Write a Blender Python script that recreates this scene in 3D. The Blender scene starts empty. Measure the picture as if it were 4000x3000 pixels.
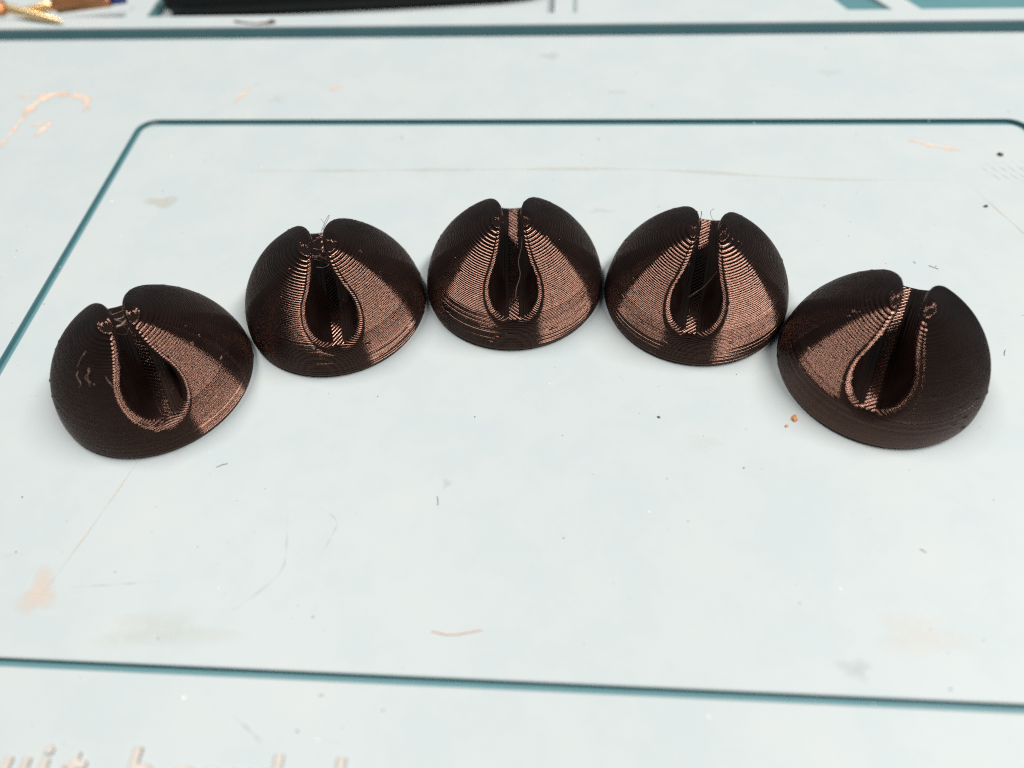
import bpy, math, random
import numpy as np
from mathutils import Vector, Matrix

R = math.radians
U = 0.016                      # radius of one dome, metres
rng = np.random.default_rng(7)
random.seed(7)
scene = bpy.context.scene
col = scene.collection

# ------------------------------------------------------------------ camera
cam_d = bpy.data.cameras.new('camera')
cam = bpy.data.objects.new('camera', cam_d)
col.objects.link(cam)
PITCH, ROLL, CH = 0.926, -0.063, 6.238
fw = Vector((0, math.cos(PITCH), -math.sin(PITCH)))
rt = Vector((1, 0, 0)); up = rt.cross(fw)
r2 = rt * math.cos(ROLL) + up * math.sin(ROLL)
u2 = -rt * math.sin(ROLL) + up * math.cos(ROLL)
M = Matrix.Identity(4)
for i in range(3):
    M[i][0], M[i][1], M[i][2] = r2[i], u2[i], -fw[i]
M.translation = Vector((0, 0, CH * U))
cam.matrix_world = M
cam_d.sensor_width = 36.0
cam_d.lens = 2946.2 / 4000 * 36
cam_d.clip_start = 0.005
cam_d.clip_end = 50
cam_d.dof.use_dof = True
cam_d.dof.focus_distance = 7.95 * U
cam_d.dof.aperture_fstop = 9.5
scene.camera = cam

# ------------------------------------------------------------------ room light
world = bpy.data.worlds.new('World'); scene.world = world
world.use_nodes = True
bg = world.node_tree.nodes['Background']
bg.inputs[0].default_value = (0.62, 0.88, 1.0, 1)
bg.inputs[1].default_value = 0.10

CEIL = 1.5                     # height of the ceiling panels above the mat
def panel(name, p0, p1, width, radiance, colour):
    """long ceiling panel; its inner edge runs p0 -> p1 (in ceiling heights, x right, y towards the camera), widening outwards"""
    a, b = Vector((p0[0], -p0[1])) * CEIL, Vector((p1[0], -p1[1])) * CEIL
    d = (b - a); L = d.length; d.normalize()
    n = Vector((-d.y, d.x))
    c = (a + b) / 2
    if n.dot(c) < 0 or abs(n.dot(c)) < 1e-6: n = -n
    w = width * CEIL
    c = c + n * w / 2
    li = bpy.data.lights.new(name, 'AREA')
    li.shape = 'RECTANGLE'; li.size = L; li.size_y = w
    li.color = colour; li.energy = radiance * math.pi * L * w
    o = bpy.data.objects.new(name, li); col.objects.link(o)
    o.location = (c.x, c.y + 5.6 * U, CEIL)
    o.rotation_euler = (0, 0, math.atan2(d.y, d.x))
    return o
panel('ceiling_light_right', (.26, .33), (.83, -.47), .20, 38.0, (1.0, 0.94, 0.88))
panel('ceiling_light_left', (-.15, .01), (-.44, -.61), .16, 31.0, (1.0, 0.94, 0.88))
scene.view_settings.view_transform = 'Standard'
scene.view_settings.look = 'None'
scene.view_settings.exposure = 0.0
scene.view_settings.gamma = 1.0
scene.cycles.max_bounces = 8
scene.cycles.filter_width = 1.2
scene.cycles.use_denoising = False
scene.cycles.use_adaptive_sampling = False

# ------------------------------------------------------------------ materials
def new_mat(name):
    m = bpy.data.materials.new(name); m.use_nodes = True
    nt = m.node_tree
    return m, nt, nt.nodes['Principled BSDF']

def noise(nt, scale, detail=3, rough=0.55, coord='Object'):
    tc = nt.nodes.new('ShaderNodeTexCoord')
    n = nt.nodes.new('ShaderNodeTexNoise')
    n.inputs['Scale'].default_value = scale
    n.inputs['Detail'].default_value = detail
    n.inputs['Roughness'].default_value = rough
    nt.links.new(tc.outputs[coord], n.inputs['Vector'])
    return n

def ramp(nt, src, stops):
    r = nt.nodes.new('ShaderNodeValToRGB')
    e = r.color_ramp.elements
    e[0].position, e[0].color = stops[0][0], (*stops[0][1], 1)
    e[1].position, e[1].color = stops[1][0], (*stops[1][1], 1)
    for p, c in stops[2:]:
        x = e.new(p); x.color = (*c, 1)
    nt.links.new(src, r.inputs[0])
    return r

def bump(nt, b, src, strength, dist):
    n = nt.nodes.new('ShaderNodeBump')
    n.inputs['Strength'].default_value = strength
    n.inputs['Distance'].default_value = dist
    nt.links.new(src, n.inputs['Height'])
    nt.links.new(n.outputs[0], b.inputs['Normal'])

def silicone(name, c1, c2, rough):
    m, nt, b = new_mat(name)
    n = noise(nt, 70, 8, 0.68)
    r = ramp(nt, n.outputs['Fac'], [(0.34, c1), (0.66, c2)])
    nt.links.new(r.outputs[0], b.inputs['Base Color'])
    b.inputs['Roughness'].default_value = rough
    b.inputs['Specular IOR Level'].default_value = 0.22
    f = noise(nt, 2600, 3)
    bump(nt, b, f.outputs['Fac'], 0.12, 0.0001)
    return m
M_pale = silicone('pale_silicone', (0.366, 0.427, 0.447), (0.404, 0.443, 0.452), 0.48)
M_shaded = silicone('shaded_teal_silicone', (0.075, 0.185, 0.21), (0.09, 0.205, 0.23), 0.5)  # darker copy of the mat silicone: shade of grooves and walls painted in

def plastic():
    m, nt, b = new_mat('dark_brown_plastic')
    n = noise(nt, 300, 3)
    r = ramp(nt, n.outputs['Fac'], [(0.3, (0.0055, 0.0030, 0.0026)), (0.7, (0.010, 0.0055, 0.0046))])
    nt.links.new(r.outputs[0], b.inputs['Base Color'])
    rn = noise(nt, 130, 4)
    rr = nt.nodes.new('ShaderNodeMapRange')
    rr.inputs['From Min'].default_value = 0.3; rr.inputs['From Max'].default_value = 0.7
    rr.inputs['To Min'].default_value = 0.06; rr.inputs['To Max'].default_value = 0.13
    nt.links.new(rn.outputs['Fac'], rr.inputs['Value']); nt.links.new(rr.outputs[0], b.inputs['Roughness'])
    b.inputs['Specular IOR Level'].default_value = 1.0
    b.inputs['IOR'].default_value = 1.55
    b.inputs['Specular Tint'].default_value = (1.0, 0.54, 0.41, 1)
    return m
M_plastic = plastic()

def plain(name, c, rough, metal=0.0, spec=0.5, var=0.15, scale=400):
    m, nt, b = new_mat(name)
    n = noise(nt, scale, 3)
    lo = tuple(x * (1 - var) for x in c); hi = tuple(min(1, x * (1 + var)) for x in c)
    r = ramp(nt, n.outputs['Fac'], [(0.3, lo), (0.7, hi)])
    nt.links.new(r.outputs[0], b.inputs['Base Color'])
    b.inputs['Roughness'].default_value = rough
    b.inputs['Metallic'].default_value = metal
    b.inputs['Specular IOR Level'].default_value = spec
    return m
M_string = plain('thin_plastic_string', (0.16, 0.095, 0.075), 0.25)
M_copper = plain('copper_metal', (0.72, 0.32, 0.15), 0.38, 1.0)
M_tip = plain('bright_brass_metal', (1.0, 0.72, 0.40), 0.42, 1.0, var=0.05)
M_black = plain('black_rubber', (0.006, 0.006, 0.007), 0.5, spec=0.3)
M_blue = plain('blue_plastic', (0.03, 0.06, 0.28), 0.4)
M_orange = plain('orange_crumb', (0.55, 0.22, 0.06), 0.6, var=0.4)
M_brown = plain('brown_crumb', (0.10, 0.06, 0.045), 0.6, var=0.4)
M_dark = plain('dark_dust', (0.13, 0.13, 0.13), 0.8, var=0.4)
M_white = plain('white_dust', (0.75, 0.73, 0.70), 0.6, var=0.05)
M_letter = plain('peach_silicone', (0.43, 0.40, 0.37), 0.55, var=0.12, scale=900)  # one even peach tone over each letter

def stain_mat(name, c):
    m, nt, b = new_mat(name)
    b.inputs['Base Color'].default_value = (*c, 1)
    b.inputs['Roughness'].default_value = 0.55
    at = nt.nodes.new('ShaderNodeAttribute'); at.attribute_name = 'cover'
    n = noise(nt, 700, 4, 0.65)
    mr = nt.nodes.new('ShaderNodeMapRange')
    mr.inputs['From Min'].default_value = 0.18; mr.inputs['From Max'].default_value = 0.55
    nt.links.new(n.outputs['Fac'], mr.inputs['Value'])
    mu = nt.nodes.new('ShaderNodeMath'); mu.operation = 'MULTIPLY'
    nt.links.new(at.outputs['Fac'], mu.inputs[0]); nt.links.new(mr.outputs[0], mu.inputs[1])
    nt.links.new(mu.outputs[0], b.inputs['Alpha'])
    return m
M_peach = stain_mat('peach_scuff', (0.70, 0.53, 0.42))
M_cream = stain_mat('cream_stain', (0.50, 0.48, 0.40))
M_grey = stain_mat('grey_scratch', (0.28, 0.30, 0.30))

# ------------------------------------------------------------------ helpers
def mesh_obj(name, verts, faces, mat, parent=None, smooth=False, scale=U):
    me = bpy.data.meshes.new(name)
    v = np.asarray(verts, dtype=np.float64) * scale
    if isinstance(faces, np.ndarray):
        n, k = faces.shape
        me.vertices.add(len(v)); me.vertices.foreach_set('co', v.astype(np.float32).ravel())
        me.loops.add(n * k); me.loops.foreach_set('vertex_index', faces.astype(np.int32).ravel())
        me.polygons.add(n)
        me.polygons.foreach_set('loop_start', np.arange(0, n * k, k, dtype=np.int32))
        me.update(calc_edges=True)
    else:
        me.from_pydata([tuple(x) for x in v], [], faces)
    if smooth:
        me.polygons.foreach_set('use_smooth', np.ones(len(me.polygons), dtype=bool))
    me.materials.append(mat)
    me.validate()
    o = bpy.data.objects.new(name, me); col.objects.link(o)
    if parent: o.parent = parent
    return o

def tag(o, label=None, cat=None, group=None, kind=None):
    if label: o['label'] = label
    if cat: o['category'] = cat
    if group: o['group'] = group
    if kind: o['kind'] = kind
    return o

def empty(name, loc, rz=0.0):
    o = bpy.data.objects.new(name, None); col.objects.link(o)
    o.empty_display_size = 0.005
    o.location = loc; o.rotation_euler = (0, 0, rz)
    return o

def tube(pts, rad, n=6):
    """tube along a polyline; rad is a number or one per point."""
    P = np.asarray(pts, float); m = len(P)
    rr = np.full(m, rad) if np.isscalar(rad) else np.asarray(rad, float)
    T = np.gradient(P, axis=0); T /= np.linalg.norm(T, axis=1)[:, None] + 1e-12
    ref = np.array([0.31, 0.17, 0.93])
    V = []; F = []
    for i in range(m):
        a = np.cross(T[i], ref); a /= np.linalg.norm(a); b = np.cross(T[i], a)
        for k in range(n):
            t = 2 * math.pi * k / n
            V.append(P[i] + rr[i] * (a * math.cos(t) + b * math.sin(t)))
    for i in range(m - 1):
        for k in range(n):
            k2 = (k + 1) % n
            F.append((i * n + k, i * n + k2, (i + 1) * n + k2, (i + 1) * n + k))
    F.append(tuple(range(n - 1, -1, -1))); F.append(tuple((m - 1) * n + k for k in range(n)))
    return V, F

def spline(pts, n=24):
    P = np.asarray(pts, float)
    if len(P) == 2:
        return P[0] + (P[1] - P[0]) * np.linspace(0, 1, n)[:, None]
    P2 = np.vstack([2 * P[0] - P[1], P, 2 * P[-1] - P[-2]])
    out = []
    segs = len(P) - 1
    for s in range(segs):
        a, b, c, d = P2[s:s + 4]
        for t in np.linspace(0, 1, max(2, n // segs), endpoint=(s == segs - 1)):
            out.append(0.5 * ((2 * b) + (c - a) * t + (2 * a - 5 * b + 4 * c - d) * t * t + (3 * b - a - 3 * c + d) * t ** 3))
    return np.array(out)

# ------------------------------------------------------------------ the mat (its own frame, turned -6 degrees)
MAT_ROT = R(-6.0)
mat_root = empty('silicone_mat', (0, 0, 0), MAT_ROT)
tag(mat_root, 'pale blue silicone work mat with grooves and raised tray rim, under everything', 'work mat')

def rrect(u0, v0, u1, v1, r, n=10, off=0.0):
    u0 += off; v0 += off; u1 -= off; v1 -= off; r = max(r - off, 0.005)
    out = []
    for cx, cy, a0 in ((u1 - r, v1 - r, 0), (u0 + r, v1 - r, 90), (u0 + r, v0 + r, 180), (u1 - r, v0 + r, 270)):
        for k in range(n + 1):
            a = R(a0 + 90 * k / n)
            out.append((cx + r * math.cos(a), cy + r * math.sin(a)))
    return out

GD = -0.065                                      # groove bottom
GU0, GV0, GU1, GV1 = -6.135, 1.642, 6.19, 9.315   # groove outer edge
GW = 0.105
def loft(loops, close=None):
    """list of equal-length 3-D loops -> verts, quads"""
    n = len(loops[0]); V = [p for l in loops for p in l]; F = []
    for i in range(len(loops) - 1):
        for k in range(n):
            k2 = (k + 1) % n
            F.append((i * n + k, i * n + k2, (i + 1) * n + k2, (i + 1) * n + k))
    if close: F.append(tuple((len(loops) - 1) * n + k for k in range(n)))
    return V, F
E = 0.018                                       # rounded edge of the moulded plates
def lp(off, z): return [(x, y, z) for x, y in rrect(GU0, GV0, GU1, GV1, 0.26, off=off)]
# inner panel: groove wall takes the painted-shade teal, the top stays pale
def two_tone(name, V, F, parent, wall_z=-E * 0.9):
    o = mesh_obj(name, V, F, M_pale, parent)
    o.data.materials.append(M_shaded)
    for p in o.data.polygons:
        if min(o.data.vertices[i].co.z for i in p.vertices) < wall_z * U and abs(p.normal.z) < 0.6:
            p.material_index = 1
    return o
def pp(off, z): return [(x, y, z) for x, y in rrect(GU0 + .10, GV0 + .06, GU1 - .10, GV1 - .135, 0.17, off=off)]
V, F = loft([pp(0, GD), pp(0, -E), pp(E * .3, -E * .3), pp(E, 0)], True)
two_tone('inner_panel', V, F, mat_root)
# outer border, a plate with the rounded opening
MU0, MU1, MV0, MV1 = -13.0, 10.5, -0.8, 11.54
inner = rrect(GU0, GV0, GU1, GV1, 0.26)
outer = []
ni = len(inner) // 4
for q, (cx, cy) in enumerate(((MU1, MV1), (MU0, MV1), (MU0, MV0), (MU1, MV0))):
    for k in range(ni):
        outer.append((cx, cy, 0.0))
V, F = loft([[(x, y, GD) for x, y in inner], [(x, y, -E) for x, y in inner], lp(-E * .3, -E * .3), lp(-E, 0), outer])
# collapse corner duplicates by merging
import bmesh
def build_bm(name, V, F, parent, mats):
    bm = bmesh.new()
    vs = [bm.verts.new(Vector(p) * U) for p in V]
    for f in F:
        try: bm.faces.new([vs[i] for i in f])
        except ValueError: pass
    bmesh.ops.remove_doubles(bm, verts=bm.verts, dist=1e-6)
    bmesh.ops.recalc_face_normals(bm, faces=bm.faces)
    me = bpy.data.meshes.new(name); bm.to_mesh(me); bm.free()
    for m in mats: me.materials.append(m)
    o = bpy.data.objects.new(name, me); col.objects.link(o); o.parent = parent
    return o
o = build_bm('outer_border', V, F, mat_root, [M_pale, M_shaded])
for p in o.data.polygons:
    zs = [o.data.vertices[i].co.z for i in p.vertices]
    if min(zs) < -E * 0.9 * U: p.material_index = 1
    if p.normal.z < -0.5: p.flip()

def box_verts(u0, v0, z0, u1, v1, z1):
    return [(u0, v0, z0), (u1, v0, z0), (u1, v1, z0), (u0, v1, z0), (u0, v0, z1), (u1, v0, z1), (u1, v1, z1), (u0, v1, z1)]
BOXF = [(0, 3, 2, 1), (4, 5, 6, 7), (0, 1, 5, 4), (1, 2, 6, 5), (2, 3, 7, 6), (3, 0, 4, 7)]
mesh_obj('groove_floor', box_verts(MU0, MV0, -0.35, MU1, 16.5, GD), BOXF, M_shaded, mat_root)  # shade in the grooves and right pocket is put into this colour

def moulded(name, base, top, z0, z1, parent, edge=0.03):
    """solid from a foot polygon to a top polygon with rounded top edge; sides in the painted-shade teal, top pale"""
    c = np.mean(top, axis=0)
    def ins(P, d): return [tuple(np.asarray(p) + (c - np.asarray(p)) / np.linalg.norm(c - np.asarray(p)) * d * 1.4) for p in P]
    loops = [[(x, y, z0) for x, y in base], [(x, y, z1 - edge) for x, y in top],
             [(x, y, z1 - edge * .3) for x, y in ins(top, edge * .3)], [(x, y, z1) for x, y in ins(top, edge)]]
    V, F = loft(loops, True)
    n = len(base)
    F = [f for f in F]
    o = mesh_obj(name, V, F, M_pale, parent)
    o.data.materials.append(M_shaded)
    for i, p in enumerate(o.data.polygons):
        if i < n: p.material_index = 1
    return o
RZ = 0.185
def strip(u0, v0, u1, v1, n=1):
    return [(u0, v0), (u1, v0), (u1, v1), (u0, v1)]
moulded('tray_rim', strip(-13, 11.535, 10.5, 11.915), strip(-13, 11.55, 10.5, 11.895), GD, RZ, mat_root)
moulded('tray_rim', strip(-13, 15.5, 10.5, 16.2), strip(-13, 15.55, 10.5, 16.1), GD, RZ, mat_root)
moulded('pocket_divider', strip(-0.24, 11.87, 0.13, 15.6), strip(-0.21, 11.87, 0.10, 15.6), GD, RZ - .004, mat_root)
moulded('pocket_divider', strip(-7.33, 11.87, -6.85, 15.6), strip(-7.27, 11.87, -6.90, 15.6), GD, RZ - .004, mat_root)
moulded('pocket_divider', [(4.45, 11.87), (5.50, 11.87), (3.6, 15.6), (2.9, 15.6)], [(5.02, 11.87), (5.46, 11.87), (3.5, 15.6), (3.1, 15.6)], GD, RZ - .004, mat_root)
mesh_obj('pocket_floor', box_verts(-13, 11.9, GD - .01, 4.9, 15.6, 0.0), BOXF, M_pale, mat_root)

# lettering moulded proud of the mat near its front edge
def letter(ch, u, v, size, name='letter'):
    cu = bpy.data.curves.new('letter_curve', 'FONT')
    cu.body = ch; cu.size = size * U; cu.extrude = 0.012 * U; cu.bevel_depth = 0.008 * U; cu.bevel_resolution = 1
    cu.resolution_u = 4
    tmp = bpy.data.objects.new('letter_tmp', cu); col.objects.link(tmp)
    dg = bpy.context.evaluated_depsgraph_get()
    me = bpy.data.meshes.new_from_object(tmp.evaluated_get(dg))
    bpy.data.objects.remove(tmp)
    me.name = name
    me.materials.clear(); me.materials.append(M_letter)
    o = bpy.data.objects.new(name, me); col.objects.link(o)
    o.parent = mat_root; o.location = (u * U, v * U, 0.012 * U)
    return o
BASE = 0.735
for ch, u in (('u', -4.22), ('i', -3.93), ('t', -3.71), ('b', -3.23), ('o', -2.90), ('a', -2.65), ('r', -2.42), ('d', -2.27), ('l', -1.64)):
    letter(ch, u, BASE, 0.50)

# scuffs and stains: thin worn patches with ragged cover
def ribbon(name, pts, width, mat, amount, n=28, z=0.003):
    P = spline([(x, y, 0) for x, y in pts], n)
    T = np.gradient(P, axis=0); T /= np.linalg.norm(T, axis=1)[:, None] + 1e-9
    N = np.stack([-T[:, 1], T[:, 0], 0 * T[:, 0]], 1)
    m = len(P); s = np.linspace(-1, 1, 7)
    V = []; C = []
    for i in range(m):
        end = min(1, 4 * min(i, m - 1 - i) / m)
        w = width * (0.6 + 0.4 * math.sin(i * 0.7 + width * 90))
        for k in s:
            V.append(P[i] + N[i] * k * w + np.array([0, 0, z])); C.append(amount * end * (1 - k * k))
    F = [(i * 7 + k, i * 7 + k + 1, (i + 1) * 7 + k + 1, (i + 1) * 7 + k) for i in range(m - 1) for k in range(6)]
    o = mesh_obj(name, V, F, mat, mat_root, True)
    a = o.data.attributes.new('cover', 'FLOAT', 'POINT'); a.data.foreach_set('value', np.array(C, dtype=np.float32))
    return o
def blot(name, u, v, ru, rv, mat, amount, z=0.0032):
    V = [(u, v, z)]; C = [amount]; F = []
    n = 28; rings = 6
    for r in range(1, rings + 1):
        for k in range(n):
            a = 2 * math.pi * k / n; q = r / rings
            j = 1 + 0.22 * math.sin(3 * a + u * 5) + 0.12 * math.sin(5 * a + v * 7)
            V.append((u + ru * q * j * math.cos(a), v + rv * q * j * math.sin(a), z)); C.append(amount * (1 - q ** 2))
    for k in range(n): F.append((0, 1 + k, 1 + (k + 1) % n))
    for r in range(rings - 1):
        for k in range(n):
            a0 = 1 + r * n; a1 = a0 + n; k2 = (k + 1) % n
            F.append((a0 + k, a1 + k, a1 + k2, a0 + k2))
    o = mesh_obj(name, V, F, mat, mat_root, True)
    a = o.data.attributes.new('cover', 'FLOAT', 'POINT'); a.data.foreach_set('value', np.array(C, dtype=np.float32))
    return o
ribbon('scuff_mark', [(-7.97, 8.55), (-7.95, 9.1), (-7.93, 9.55)], 0.055, M_peach, 1.0)
ribbon('scuff_mark', [(-7.98, 9.35), (-7.9, 9.75), (-7.72, 9.97), (-7.45, 9.93)], 0.12, M_peach, 1.3, z=.0036)
ribbon('scuff_mark', [(-8.35, 9.9), (-7.9, 9.93), (-7.5, 9.97)], 0.05, M_peach, .8, z=.0042)
ribbon('scuff_mark', [(-7.55, 9.95), (-7.2, 9.86), (-7.04, 9.5)], 0.10, M_peach, 1.0, z=.0048)
ribbon('scuff_mark', [(-7.56, 8.88), (-7.5, 9.12), (-7.45, 9.3)], 0.07, M_peach, 1.1)
ribbon('scuff_mark', [(-7.75, 9.16), (-7.5, 9.24)], 0.05, M_peach, .9, z=.0036)
ribbon('scuff_mark', [(-4.86, 9.72), (-4.8, 9.95), (-4.72, 10.14)], 0.07, M_peach, .9)
blot('scuff_mark', -3.43, 10.1, .10, .08, M_peach, .8)
ribbon('scuff_mark', [(4.5, 8.85), (4.8, 8.72), (5.2, 8.60)], 0.06, M_peach, .8)
blot('stain', -4.53, 2.27, .17, .24, M_peach, .42)
blot('stain', -3.3, 1.98, .6, .17, M_cream, .16)
blot('stain', 2.95, 2.2, .4, .2, M_peach, .12)
blot('stain', -5.2, 7.5, .25, .12, M_cream, .5)
ribbon('stain', [(-4.4, 8.15), (-3.2, 8.15), (-1.5, 8.18), (1.0, 8.2), (3.2, 8.02), (5.0, 8.0)], 0.05, M_cream, .3, n=60)
ribbon('scratch', [(-4.5, 2.2), (-4.25, 3.1), (-4.05, 3.9)], 0.012, M_cream, .9, n=30)
ribbon('scratch', [(-2.50, 3.12), (-2.43, 2.8), (-2.42, 2.55), (-2.62, 2.3), (-2.8, 2.15)], 0.014, M_grey, .2, n=40)
ribbon('scratch', [(-2.23, 3.2), (-2.02, 3.05), (-2.05, 2.85), (-2.12, 2.65)], 0.012, M_grey, .18, n=40)
ribbon('scratch', [(-4.28, 2.33), (-3.85, 2.37), (-3.45, 2.42)], 0.011, M_grey, .18, n=30)
ribbon('scratch', [(5.05, 7.9), (5.45, 6.9), (5.75, 6.0)], 0.02, M_cream, .8, n=40)
ribbon('scratch', [(-2.52, 1.35), (-2.32, 1.22), (-2.22, 1.15)], 0.012, M_grey, .35)
for k in range(7):
    x = 5.25 + 0.11 * k
    ribbon('scratch', [(x, 8.35 + .02 * k), (x + .12, 8.15), (x + .26, 7.9 + .02 * k)], 0.012, M_grey, .35)
for k in range(16):
    u_, v_ = rng.uniform(-8, 6), rng.uniform(1.0, 11)
    blot('stain', u_, v_, rng.uniform(.05, .22), rng.uniform(.04, .15), M_cream if k % 3 else M_grey, rng.uniform(.06, .18), z=.0022)

# ------------------------------------------------------------------ printed domes
H0 = 0.3625                   # height of the slot floor
NL = 66; LH = 1.0 / NL        # eighty printed layers
CZ, CR, FIL = 0.608, 0.242, 0.088
def hole_poly(neck, zneck):
    th = np.linspace(R(-211), R(31), 90)
    # circle lower part, then straight flanks to the narrow slot
    c = [(CR * math.cos(t), CZ + CR * math.sin(t)) for t in th]
    return np.array(c + [(neck, zneck), (neck, 1.5), (-neck, 1.5), (-neck, zneck)])
GX = np.linspace(-1.1, 1.1, 331); GZ = np.linspace(0, 1.1, 166)
def poly_sdf(X, Z, P):
    A = P; B = np.roll(P, -1, axis=0)
    d = np.full(X.shape, 1e9); ins = np.zeros(X.shape, bool)
    for (ax, az), (bx, bz) in zip(A, B):
        ex, ez = bx - ax, bz - az
        t = np.clip(((X - ax) * ex + (Z - az) * ez) / (ex * ex + ez * ez + 1e-12), 0, 1)
        d = np.minimum(d, np.hypot(X - ax - t * ex, Z - az - t * ez))
        c = ((az > Z) != (bz > Z)) & (X < (bx - ax) * (Z - az) / (bz - az + 1e-12) + ax)
        ins ^= c
    return np.where(ins, -d, d)
GRID = None
def hole_sdf(x, z):
    fx = np.clip((np.abs(x) + 1.1) / 2.2 * 330, 0, 329.999); fz = np.clip(z / 1.1 * 165, 0, 164.999)
    i = fx.astype(int); j = fz.astype(int); a = fx - i; b = fz - j
    return (GRID[i, j] * (1 - a) * (1 - b) + GRID[i + 1, j] * a * (1 - b) + GRID[i, j + 1] * (1 - a) * b + GRID[i + 1, j + 1] * a * b)
def solid(x, y, z):
    foot = 0.032 * np.clip(1 - z / 0.055, 0, 1) ** 1.8
    a = np.sqrt(x * x + y * y + z * z) - 1 + foot
    b = -hole_sdf(x, z)
    ua = np.maximum(FIL + a, 0); ub = np.maximum(FIL + b, 0)
    return np.minimum(-FIL, np.maximum(a, b)) + np.sqrt(ua * ua + ub * ub)
def contour(z, cx, nout):
    n = 900
    t = np.linspace(0, 2 * math.pi, n, endpoint=False)
    dx, dy = np.cos(t), np.sin(t)
    lo = np.zeros(n); hi = np.full(n, 2.1)
    for s in np.linspace(0.01, 2.1, 140):       # first crossing along each ray
        x = cx + dx * s; y = dy * s
        f = np.where(x < 0, 1.0, solid(x, y, np.full(n, z))) if cx > 0 else solid(x, y, np.full(n, z))
        out = (f > 0) & (hi > 2.09)
        hi = np.where(out, s, hi); lo = np.where((hi > 2.09), s, lo)
    for _ in range(22):
        md = 0.5 * (lo + hi); x = cx + dx * md; y = dy * md
        f = np.where(x < 0, 1.0, solid(x, y, np.full(n, z))) if cx > 0 else solid(x, y, np.full(n, z))
        hi = np.where(f > 0, md, hi); lo = np.where(f > 0, lo, md)
    P = np.stack([cx + dx * lo, dy * lo], 1)
    Q = np.vstack([P, P[:1]])
    L = np.r_[0, np.cumsum(np.hypot(*np.diff(Q, axis=0).T))]
    s = np.linspace(0, L[-1], nout, endpoint=False)
    return np.stack([np.interp(s, L, Q[:, 0]), np.interp(s, L, Q[:, 1])], 1)
NB, NLO = 300, 240
def slice_dome(neck, zneck):
    global GRID
    GRID = poly_sdf(*np.meshgrid(GX, GZ, indexing='ij'), hole_poly(neck, zneck))
    base, lobe = [], []
    for k in range(NL):
        zm = (k + 0.5) * LH
        if zm < H0:
            base.append((k * LH, contour(zm, 0.0, NB)))
        else:
            xs = np.linspace(0.0, 1.0, 200)
            f = solid(xs, xs * 0, np.full(200, zm))
            j = int(np.argmin(f))
            if f[j] > -0.004: break
            lobe.append((k * LH, contour(zm, xs[j], NLO)))
    return base, lobe
WIDE = slice_dome(0.062, 0.97)
TIGHT = slice_dome(0.034, 0.955)
def printed(layers, seed, mirror=False, zits=70, ridge=1.0):
    g = np.random.default_rng(seed)
    n = len(layers[0][1]); V = []
    prof = ((0.03, 0.40), (0.14, 0.19), (0.34, 0.05), (0.55, 0.0), (0.75, 0.06), (0.90, 0.20), (0.985, 0.42))
    ph = g.uniform(0, 6.28, 4)
    idx = np.arange(n)
    for li, (z, P) in enumerate(layers):
        T = np.roll(P, -1, 0) - np.roll(P, 1, 0); T /= np.linalg.norm(T, axis=1)[:, None] + 1e-9
        N = np.stack([T[:, 1], -T[:, 0]], 1)
        w = g.normal(0, 0.0009) + 0.0006 * np.sin(idx * 2 * math.pi * 3 / n + ph[0] + li * .2)
        for _ in range(g.poisson(zits / len(layers))):
            c = g.integers(0, n); w = w + g.uniform(.003, .009) * np.exp(-((idx - c + n / 2) % n - n / 2) ** 2 / 1.6)
        for fz, ins in prof:
            Q = P + N * (w - ridge * ins * LH)[:, None]
            V.append(np.c_[Q, np.full(n, z + fz * LH)])
    rings = len(V); V = np.vstack(V)
    i = np.arange(rings - 1)[:, None] * n; k = np.arange(n)[None]; k2 = (k + 1) % n
    F = np.stack([i + k, i + k2, i + n + k2, i + n + k], -1).reshape(-1, 4)
    # top skin: concentric beads closing the last layer
    P = layers[-1][1]; c = P.mean(0); zt = layers[-1][0] + LH * .985
    rad = np.hypot(*(P - c).T).min(); nb = max(2, int(round(rad / 0.034))) if rad < .3 else 0; extra = []
    for j in range(1, nb * 5):
        q = 1 - j / (nb * 5.0); ph_ = (j % 5) / 5.0
        extra.append(np.c_[c + (P - c) * q, np.full(n, zt + 0.0015 * math.sin(math.pi * ph_) + g.normal(0, .0006, n))])
    V = np.vstack([V] + extra); r0 = rings; rings += len(extra)
    i = np.arange(r0 - 1, rings - 1)[:, None] * n
    if extra: F = np.vstack([F, np.stack([i + k, i + k2, i + n + k2, i + n + k], -1).reshape(-1, 4)])
    V = np.vstack([V, [[c[0], c[1], zt]]])
    ci = len(V) - 1; tb = (rings - 1) * n
    cap = np.stack([tb + np.arange(n), tb + (np.arange(n) + 1) % n, np.full(n, ci), np.full(n, ci)], -1)
    if mirror:
        V = V * np.array([-1, 1, 1]); F = F[:, ::-1]
    row = np.arange(len(F)) // n                 # the step between two beads is a crease
    return V, F, cap, ~((row % 7 == 6) & (row < len(layers) * 7 - 1) & (layers[0][0] + row / 7 * LH < 0.45) & (ridge > .5))
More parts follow.
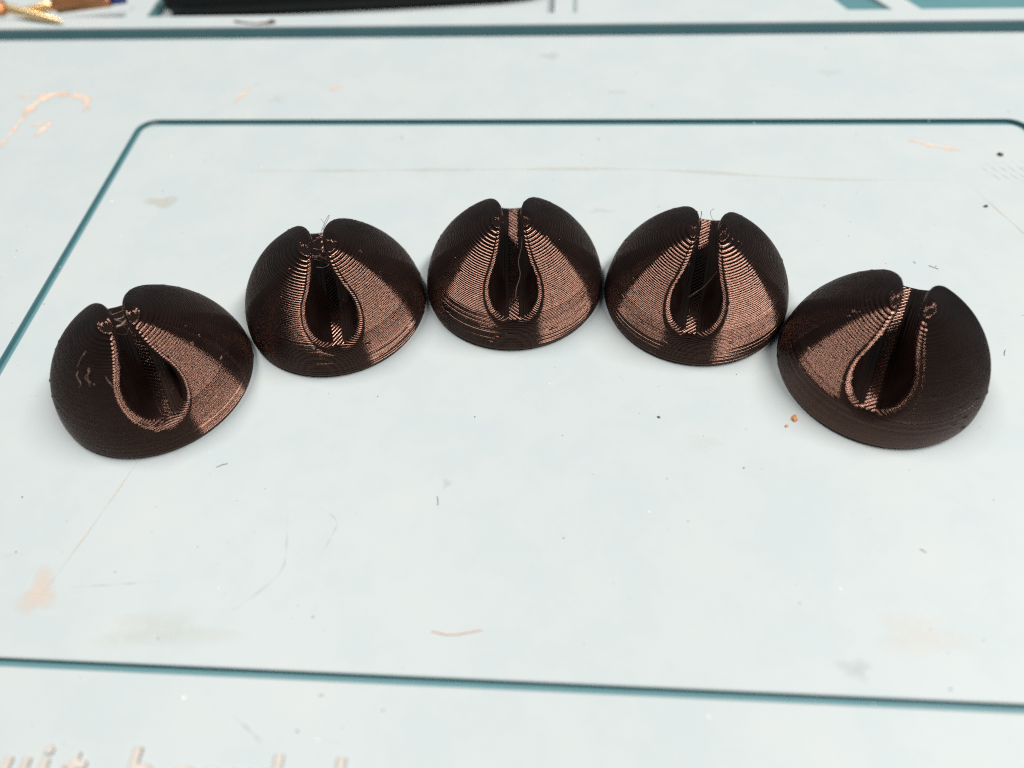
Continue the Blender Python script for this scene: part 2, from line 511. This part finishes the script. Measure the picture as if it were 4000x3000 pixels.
def printed_obj(name, layers, seed, parent, mirror=False, ridge=1.0, zits=70):
    V, F, cap, sm = printed(layers, seed, mirror, zits, ridge)
    me = bpy.data.meshes.new(name)
    tri = cap[:, :3]
    if mirror: tri = tri[:, ::-1]
    nv, nq, nt = len(V), len(F), len(tri)
    me.vertices.add(nv); me.vertices.foreach_set('co', (V * U).astype(np.float32).ravel())
    me.loops.add(nq * 4 + nt * 3)
    me.loops.foreach_set('vertex_index', np.r_[F.ravel(), tri.ravel()].astype(np.int32))
    me.polygons.add(nq + nt)
    me.polygons.foreach_set('loop_start', np.r_[np.arange(nq) * 4, nq * 4 + np.arange(nt) * 3].astype(np.int32))
    me.update(calc_edges=True)
    me.polygons.foreach_set('use_smooth', np.r_[sm, np.zeros(nt, bool)])
    me.materials.append(M_plastic)
    o = bpy.data.objects.new(name, me); col.objects.link(o); o.parent = parent
    return o
def floor_mesh(sign, seed):
    g = np.random.default_rng(seed)
    hx, hy = 0.13, math.sqrt(1 - H0 * H0) - 0.06
    xs = np.linspace(-hx, hx, 52); ys = np.linspace(-hy, hy, 460)
    X, Y = np.meshgrid(xs, ys)
    q = (X + sign * Y) / math.sqrt(2) / 0.036
    cell = np.floor(q); fr = q - cell - 0.5
    amp = g.normal(0, 0.0016, 400)[(cell.astype(int) % 400)]
    zb = np.sqrt(np.maximum(0, 1 - (2 * fr * 0.96) ** 2)) * 0.015 - 0.010 + amp + g.normal(0, 0.0003, X.shape)
    V = np.stack([X, Y, 24 * LH + 0.003 + zb], -1).reshape(-1, 3)
    nx, ny = len(xs), len(ys)
    i = (np.arange(ny - 1)[:, None] * nx + np.arange(nx - 1)[None]).ravel()
    return V, np.stack([i, i + 1, i + nx + 1, i + nx], -1)

def add_string(parent, pts, rad=0.006, n=30):
    V, F = tube(spline(pts, n), rad, 5)
    return mesh_obj('plastic_string', V, F, M_string, parent, True)

spots = [(-3.729, 5.048, 27.5, 1), (-1.906, 5.919, 10.5, -1), (0.103, 6.118, -2.5, 1), (2.089, 5.746, -17, -1), (3.741, 4.604, -31, -1)]
labels = ['dark brown printed dome at far left with wispy strings on its left lobe',
          'dark printed dome second from left with a thin string loop standing in its notch',
          'middle printed dome of the arc with a curly string hanging in its slot',
          'dark printed dome second from right with a tiny hook of string in its notch',
          'dark brown printed dome at far right of the arc with a blobby right slot edge']
domes = []
for i, (x, y, az, sg) in enumerate(spots):
    d = empty('slotted_dome', (x * U, y * U, 0), R(az))
    tag(d, labels[i], 'printed dome', 'five printed domes set in an arc')
    base_layers, lobe_layers = TIGHT if i < 2 else WIDE
    soft = 0.3 if i == 4 else 1.0        # the far right print came out smoother
    printed_obj('base', base_layers, 10 + i, d, ridge=soft, zits=12)
    printed_obj('lobe', lobe_layers, 30 + i, d, ridge=soft, zits=15 if i == 4 else 70)
    printed_obj('lobe', lobe_layers, 50 + i, d, True)
    V, F = floor_mesh(sg, 70 + i)
    mesh_obj('slot_floor', V, F, M_plastic, d, True)
    domes.append(d)
# strings left by the print head
add_string(domes[2], [(0.11, -.05, .97), (.10, -.22, .80), (.06, -.36, .70), (.075, -.45, .60), (.03, -.56, .50), (.02, -.62, .42)], .0045)
add_string(domes[1], [(-.05, .55, .52), (.02, .50, .72), (.10, .46, .88), (.15, .46, .94), (.13, .48, .88), (.04, .5, .72), (.0, .5, .52)], .0022, 42)
add_string(domes[1], [(.02, .5, .72), (.075, .48, .80), (.05, .5, .88)], .0018)
add_string(domes[3], [(.13, .36, .78), (.08, .40, .76), (.03, .42, .79), (.0, .42, .87), (.03, .42, .92)], .002)
add_string(domes[3], [(-.10, .42, .66), (-.085, .46, .76), (-.09, .46, .83)], .0035)
add_string(domes[3], [(.15, -.40, .82), (.05, -.5, .68), (-.08, -.6, .60)], .0015)
g = np.random.default_rng(3)
for k in range(5):
    a = g.uniform(-2.7, -2.1); p = g.uniform(R(50), R(66))
    q = lambda A, Pp, rr: (rr * math.cos(A) * math.cos(Pp), rr * math.sin(A) * math.cos(Pp), rr * math.sin(Pp))
    add_string(domes[0], [q(a, p, .995), q(a + .05, p - .04, 1.018), q(a + g.uniform(-.05, .2), p - .10, 1.012), q(a + g.uniform(-.1, .25), p - g.uniform(.14, .2), .998)], .0024, 16)
add_string(domes[0], [(-.13, -.02, .94), (-.02, -.06, .93), (.10, -.02, .96)], .012, 14)

def tuft(parent, n, seed, yc, zc, ys):
    g = np.random.default_rng(seed); V = []; F = []
    for _ in range(n):
        s = g.choice((-1, 1)); y0 = yc + g.normal(0, ys)
        p0 = np.array([s * g.uniform(.05, .14), y0, zc + g.uniform(-.05, .05)])
        p2 = np.array([-s * g.uniform(-.04, .12), y0 + g.normal(0, .07), zc + g.uniform(-.10, .05)])
        p1 = (p0 + p2) / 2 + np.array([0, g.normal(0, .03), -g.uniform(0, .06)])
        v, f = tube(spline([p0, p1, p2], 9), g.uniform(.0025, .006), 5)
        b = len(V); V += list(v); F += [tuple(q + b for q in ff) for ff in f]
    return mesh_obj('string_tuft', V, F, M_string, parent, True)
tuft(domes[1], 14, 5, .10, .80, .10)
tuft(domes[0], 9, 6, .10, .82, .10)

# ------------------------------------------------------------------ small things in the tray and on the mat
ca, sa = math.cos(MAT_ROT), math.sin(MAT_ROT)
def mw(u, v, z=0.0): return Vector(((u * ca - v * sa) * U, (u * sa + v * ca) * U, z * U))
def hex_bit(name, start, end, tip, rad, label, collar=None):
    """hexagonal body from start to end, then a tapered tip to tip (mat coordinates)"""
    root = empty(name, mw(start[0], start[1], 0))
    tag(root, label, 'metal bit', 'copper bits lying in the left pocket')
    o0 = np.array(mw(start[0], start[1], 0)) / U
    def W(p): return np.array(mw(*p)) / U - o0
    s, e, t = W(start), W(end), W(tip)
    d = (e - s) / np.linalg.norm(e - s)
    V, F = tube([s, s + d * .03, e - d * .05, e], [rad * .9, rad, rad, rad * .7], 6)
    mesh_obj('hex_body', V, F, M_copper, root)
    V, F = tube([e - d * .01, e + (t - e) * .1, e + (t - e) * .6, e + (t - e) * .92, t], [rad * .5, rad * .62, rad * .5, rad * .25, rad * .08], 14)
    mesh_obj('tapered_tip', V, F, M_tip, root, True)
    if collar:
        V, F = tube([s - d * .22, s - d * .01], [rad * .8, rad * .8], 16)
        mesh_obj('collar', V, F, M_blue, root, True)
    return root
hex_bit('metal_bit', (-10.6, 12.05, .30), (-9.28, 12.0, .30), (-8.2, 11.66, .25), .13, 'copper hexagonal bit with bright tapered tip pointing right, the leftmost thing in the pocket')
hex_bit('metal_bit', (-7.55, 12.22, .34), (-8.5, 12.08, .30), (-9.15, 12.0, .22), .135, 'copper hexagonal bit with blue collar, its tip pointing left', True)

# black handle in the middle pocket
tl = empty('tool_handle', mw(-3.5, 12.9, 0)); tag(tl, 'black tool handle lying in the tray pocket behind the rim', 'tool handle')
def handle():
    a = np.array([-6.72, 12.40, .22]); b = np.array([-0.45, 12.86, .16])
    o0 = np.array(mw(-3.5, 12.9, 0)) / U
    P = [np.array(mw(*(a + (b - a) * t))) / U - o0 for t in (0, .02, .06, .3, .6, .9, .98, 1)]
    return tube(P, [.16, .24, .28, .30, .30, .27, .2, .12], 20)
V, F = handle(); mesh_obj('grip', V, F, M_black, tl, True)

def crumb(name, u, v, r, mat, label, flat=0.5, cat='crumb', seed=1):
    g = np.random.default_rng(seed)
    bm = bmesh.new(); bmesh.ops.create_icosphere(bm, subdivisions=2, radius=1)
    for w in bm.verts:
        w.co *= 1 + g.normal(0, .16)
        w.co = Vector((w.co.x * r[0], w.co.y * r[1], max(w.co.z, -.6) * r[0] * flat)) * U
    zmin = min(w.co.z for w in bm.verts)
    for w in bm.verts: w.co.z -= zmin
    me = bpy.data.meshes.new(name); bm.to_mesh(me); bm.free(); me.materials.append(mat)
    o = bpy.data.objects.new(name, me); col.objects.link(o)
    o.location = mw(u, v, 0.0035); o.rotation_euler = (0, 0, g.uniform(0, 3))
    tag(o, label, cat); return o
crumb('crumb', 2.31, 4.31, (.042, .026), M_orange, 'small orange crumb on the mat beside the far right dome', .4, seed=4)
crumb('crumb', 2.22, 4.22, (.02, .012), M_orange, 'tiny pale orange speck just below the orange crumb', .4, seed=5)
crumb('crumb', 5.60, 8.51, (.035, .022), M_brown, 'dark brown crumb near the right end of the top groove', .6, seed=6)
crumb('crumb', 5.11, 7.50, (.024, .016), M_brown, 'dark crumb on the mat above the far right dome', .6, seed=8)
crumb('crumb', 0.99, 4.29, (.015, .011), M_brown, 'small brown crumb on the open mat below the second dome from the right', .6, seed=9)

def fibre(pts, rad, mat, label):
    c = np.mean(np.array(pts), axis=0)
    V, F = tube([np.array(mw(*p)) / U - np.array(mw(*c)) / U for p in spline(pts, 20)], rad, 5)
    o = mesh_obj('fibre', V, F, mat, None, True); o.location = mw(*c)
    tag(o, label, 'fibre'); return o
fibre([(-5.35, 11.70, .20), (-5.0, 11.63, .19), (-4.75, 11.64, .21)], .016, M_brown, 'brown fibre caught on the front edge of the tray rim')
crumb('crumb', -4.72, 11.655, (.06, .035), M_brown, 'brown crumb at the end of the fibre on the tray rim', .6, seed=12).location.z = RZ * U
fibre([(-1.02, 2.07, .006), (-.85, 2.05, .006), (-.6, 2.10, .006)], .003, M_orange, 'thin curved tan hair on the front of the mat')

# uncountable dust
def dust(name, n, mat, lo, hi, seed):
    g = np.random.default_rng(seed); V = []; F = []
    for _ in range(n):
        u, v = g.uniform(-8.5, 6.8), g.uniform(0.9, 11.3)
        x, y, _z = mw(u, v) / U
        if any((x - s[0]) ** 2 + (y - s[1]) ** 2 < 1.03 for s in spots): continue
        r = lo + (hi - lo) * g.uniform() ** 3
        ang = g.uniform(0, 6.28); b = len(V); el = g.uniform(.35, 1)
        for k in range(6):
            t = k * math.pi / 3; px, py = r * math.cos(t) * g.uniform(.6, 1.2), r * el * math.sin(t) * g.uniform(.6, 1.2)
            V.append((x + px * math.cos(ang) - py * math.sin(ang), y + px * math.sin(ang) + py * math.cos(ang), 0.002))
        V.append((x, y, 0.004 + r * .5))
        for k in range(6): F.append((b + k, b + (k + 1) % 6, b + 6))
    o = mesh_obj(name, V, F, mat)
    return tag(o, 'scattered fine dust over the mat', 'dust', None, 'stuff')
o = dust('dust', 300, M_dark, .004, .012, 21); o['label'] = 'dark dust specks scattered over the mat'
o = dust('dust', 260, M_white, .005, .018, 22); o['label'] = 'pale dust specks scattered over the mat'
def lint(n, seed):
    g = np.random.default_rng(seed); V = []; F = []
    for _ in range(n):
        u, v = g.uniform(-7.5, 6), g.uniform(1.2, 9); x, y, _z = mw(u, v) / U
        if any((x - s[0]) ** 2 + (y - s[1]) ** 2 < 1.1 for s in spots): continue
        a = g.uniform(0, 6.28); l = g.uniform(.03, .12); k = g.uniform(-1.5, 1.5)
        P = [(x, y, .006)]
        for j in range(5):
            P.append((P[-1][0] + l / 5 * math.cos(a), P[-1][1] + l / 5 * math.sin(a), .006)); a += k / 5
        v2, f2 = tube(P, .0026, 4); b = len(V); V += v2; F += [tuple(q + b for q in ff) for ff in f2]
    o = mesh_obj('lint', V, F, M_dark)
    return tag(o, 'short dark lint hairs scattered over the mat', 'lint', None, 'stuff')
lint(18, 31)
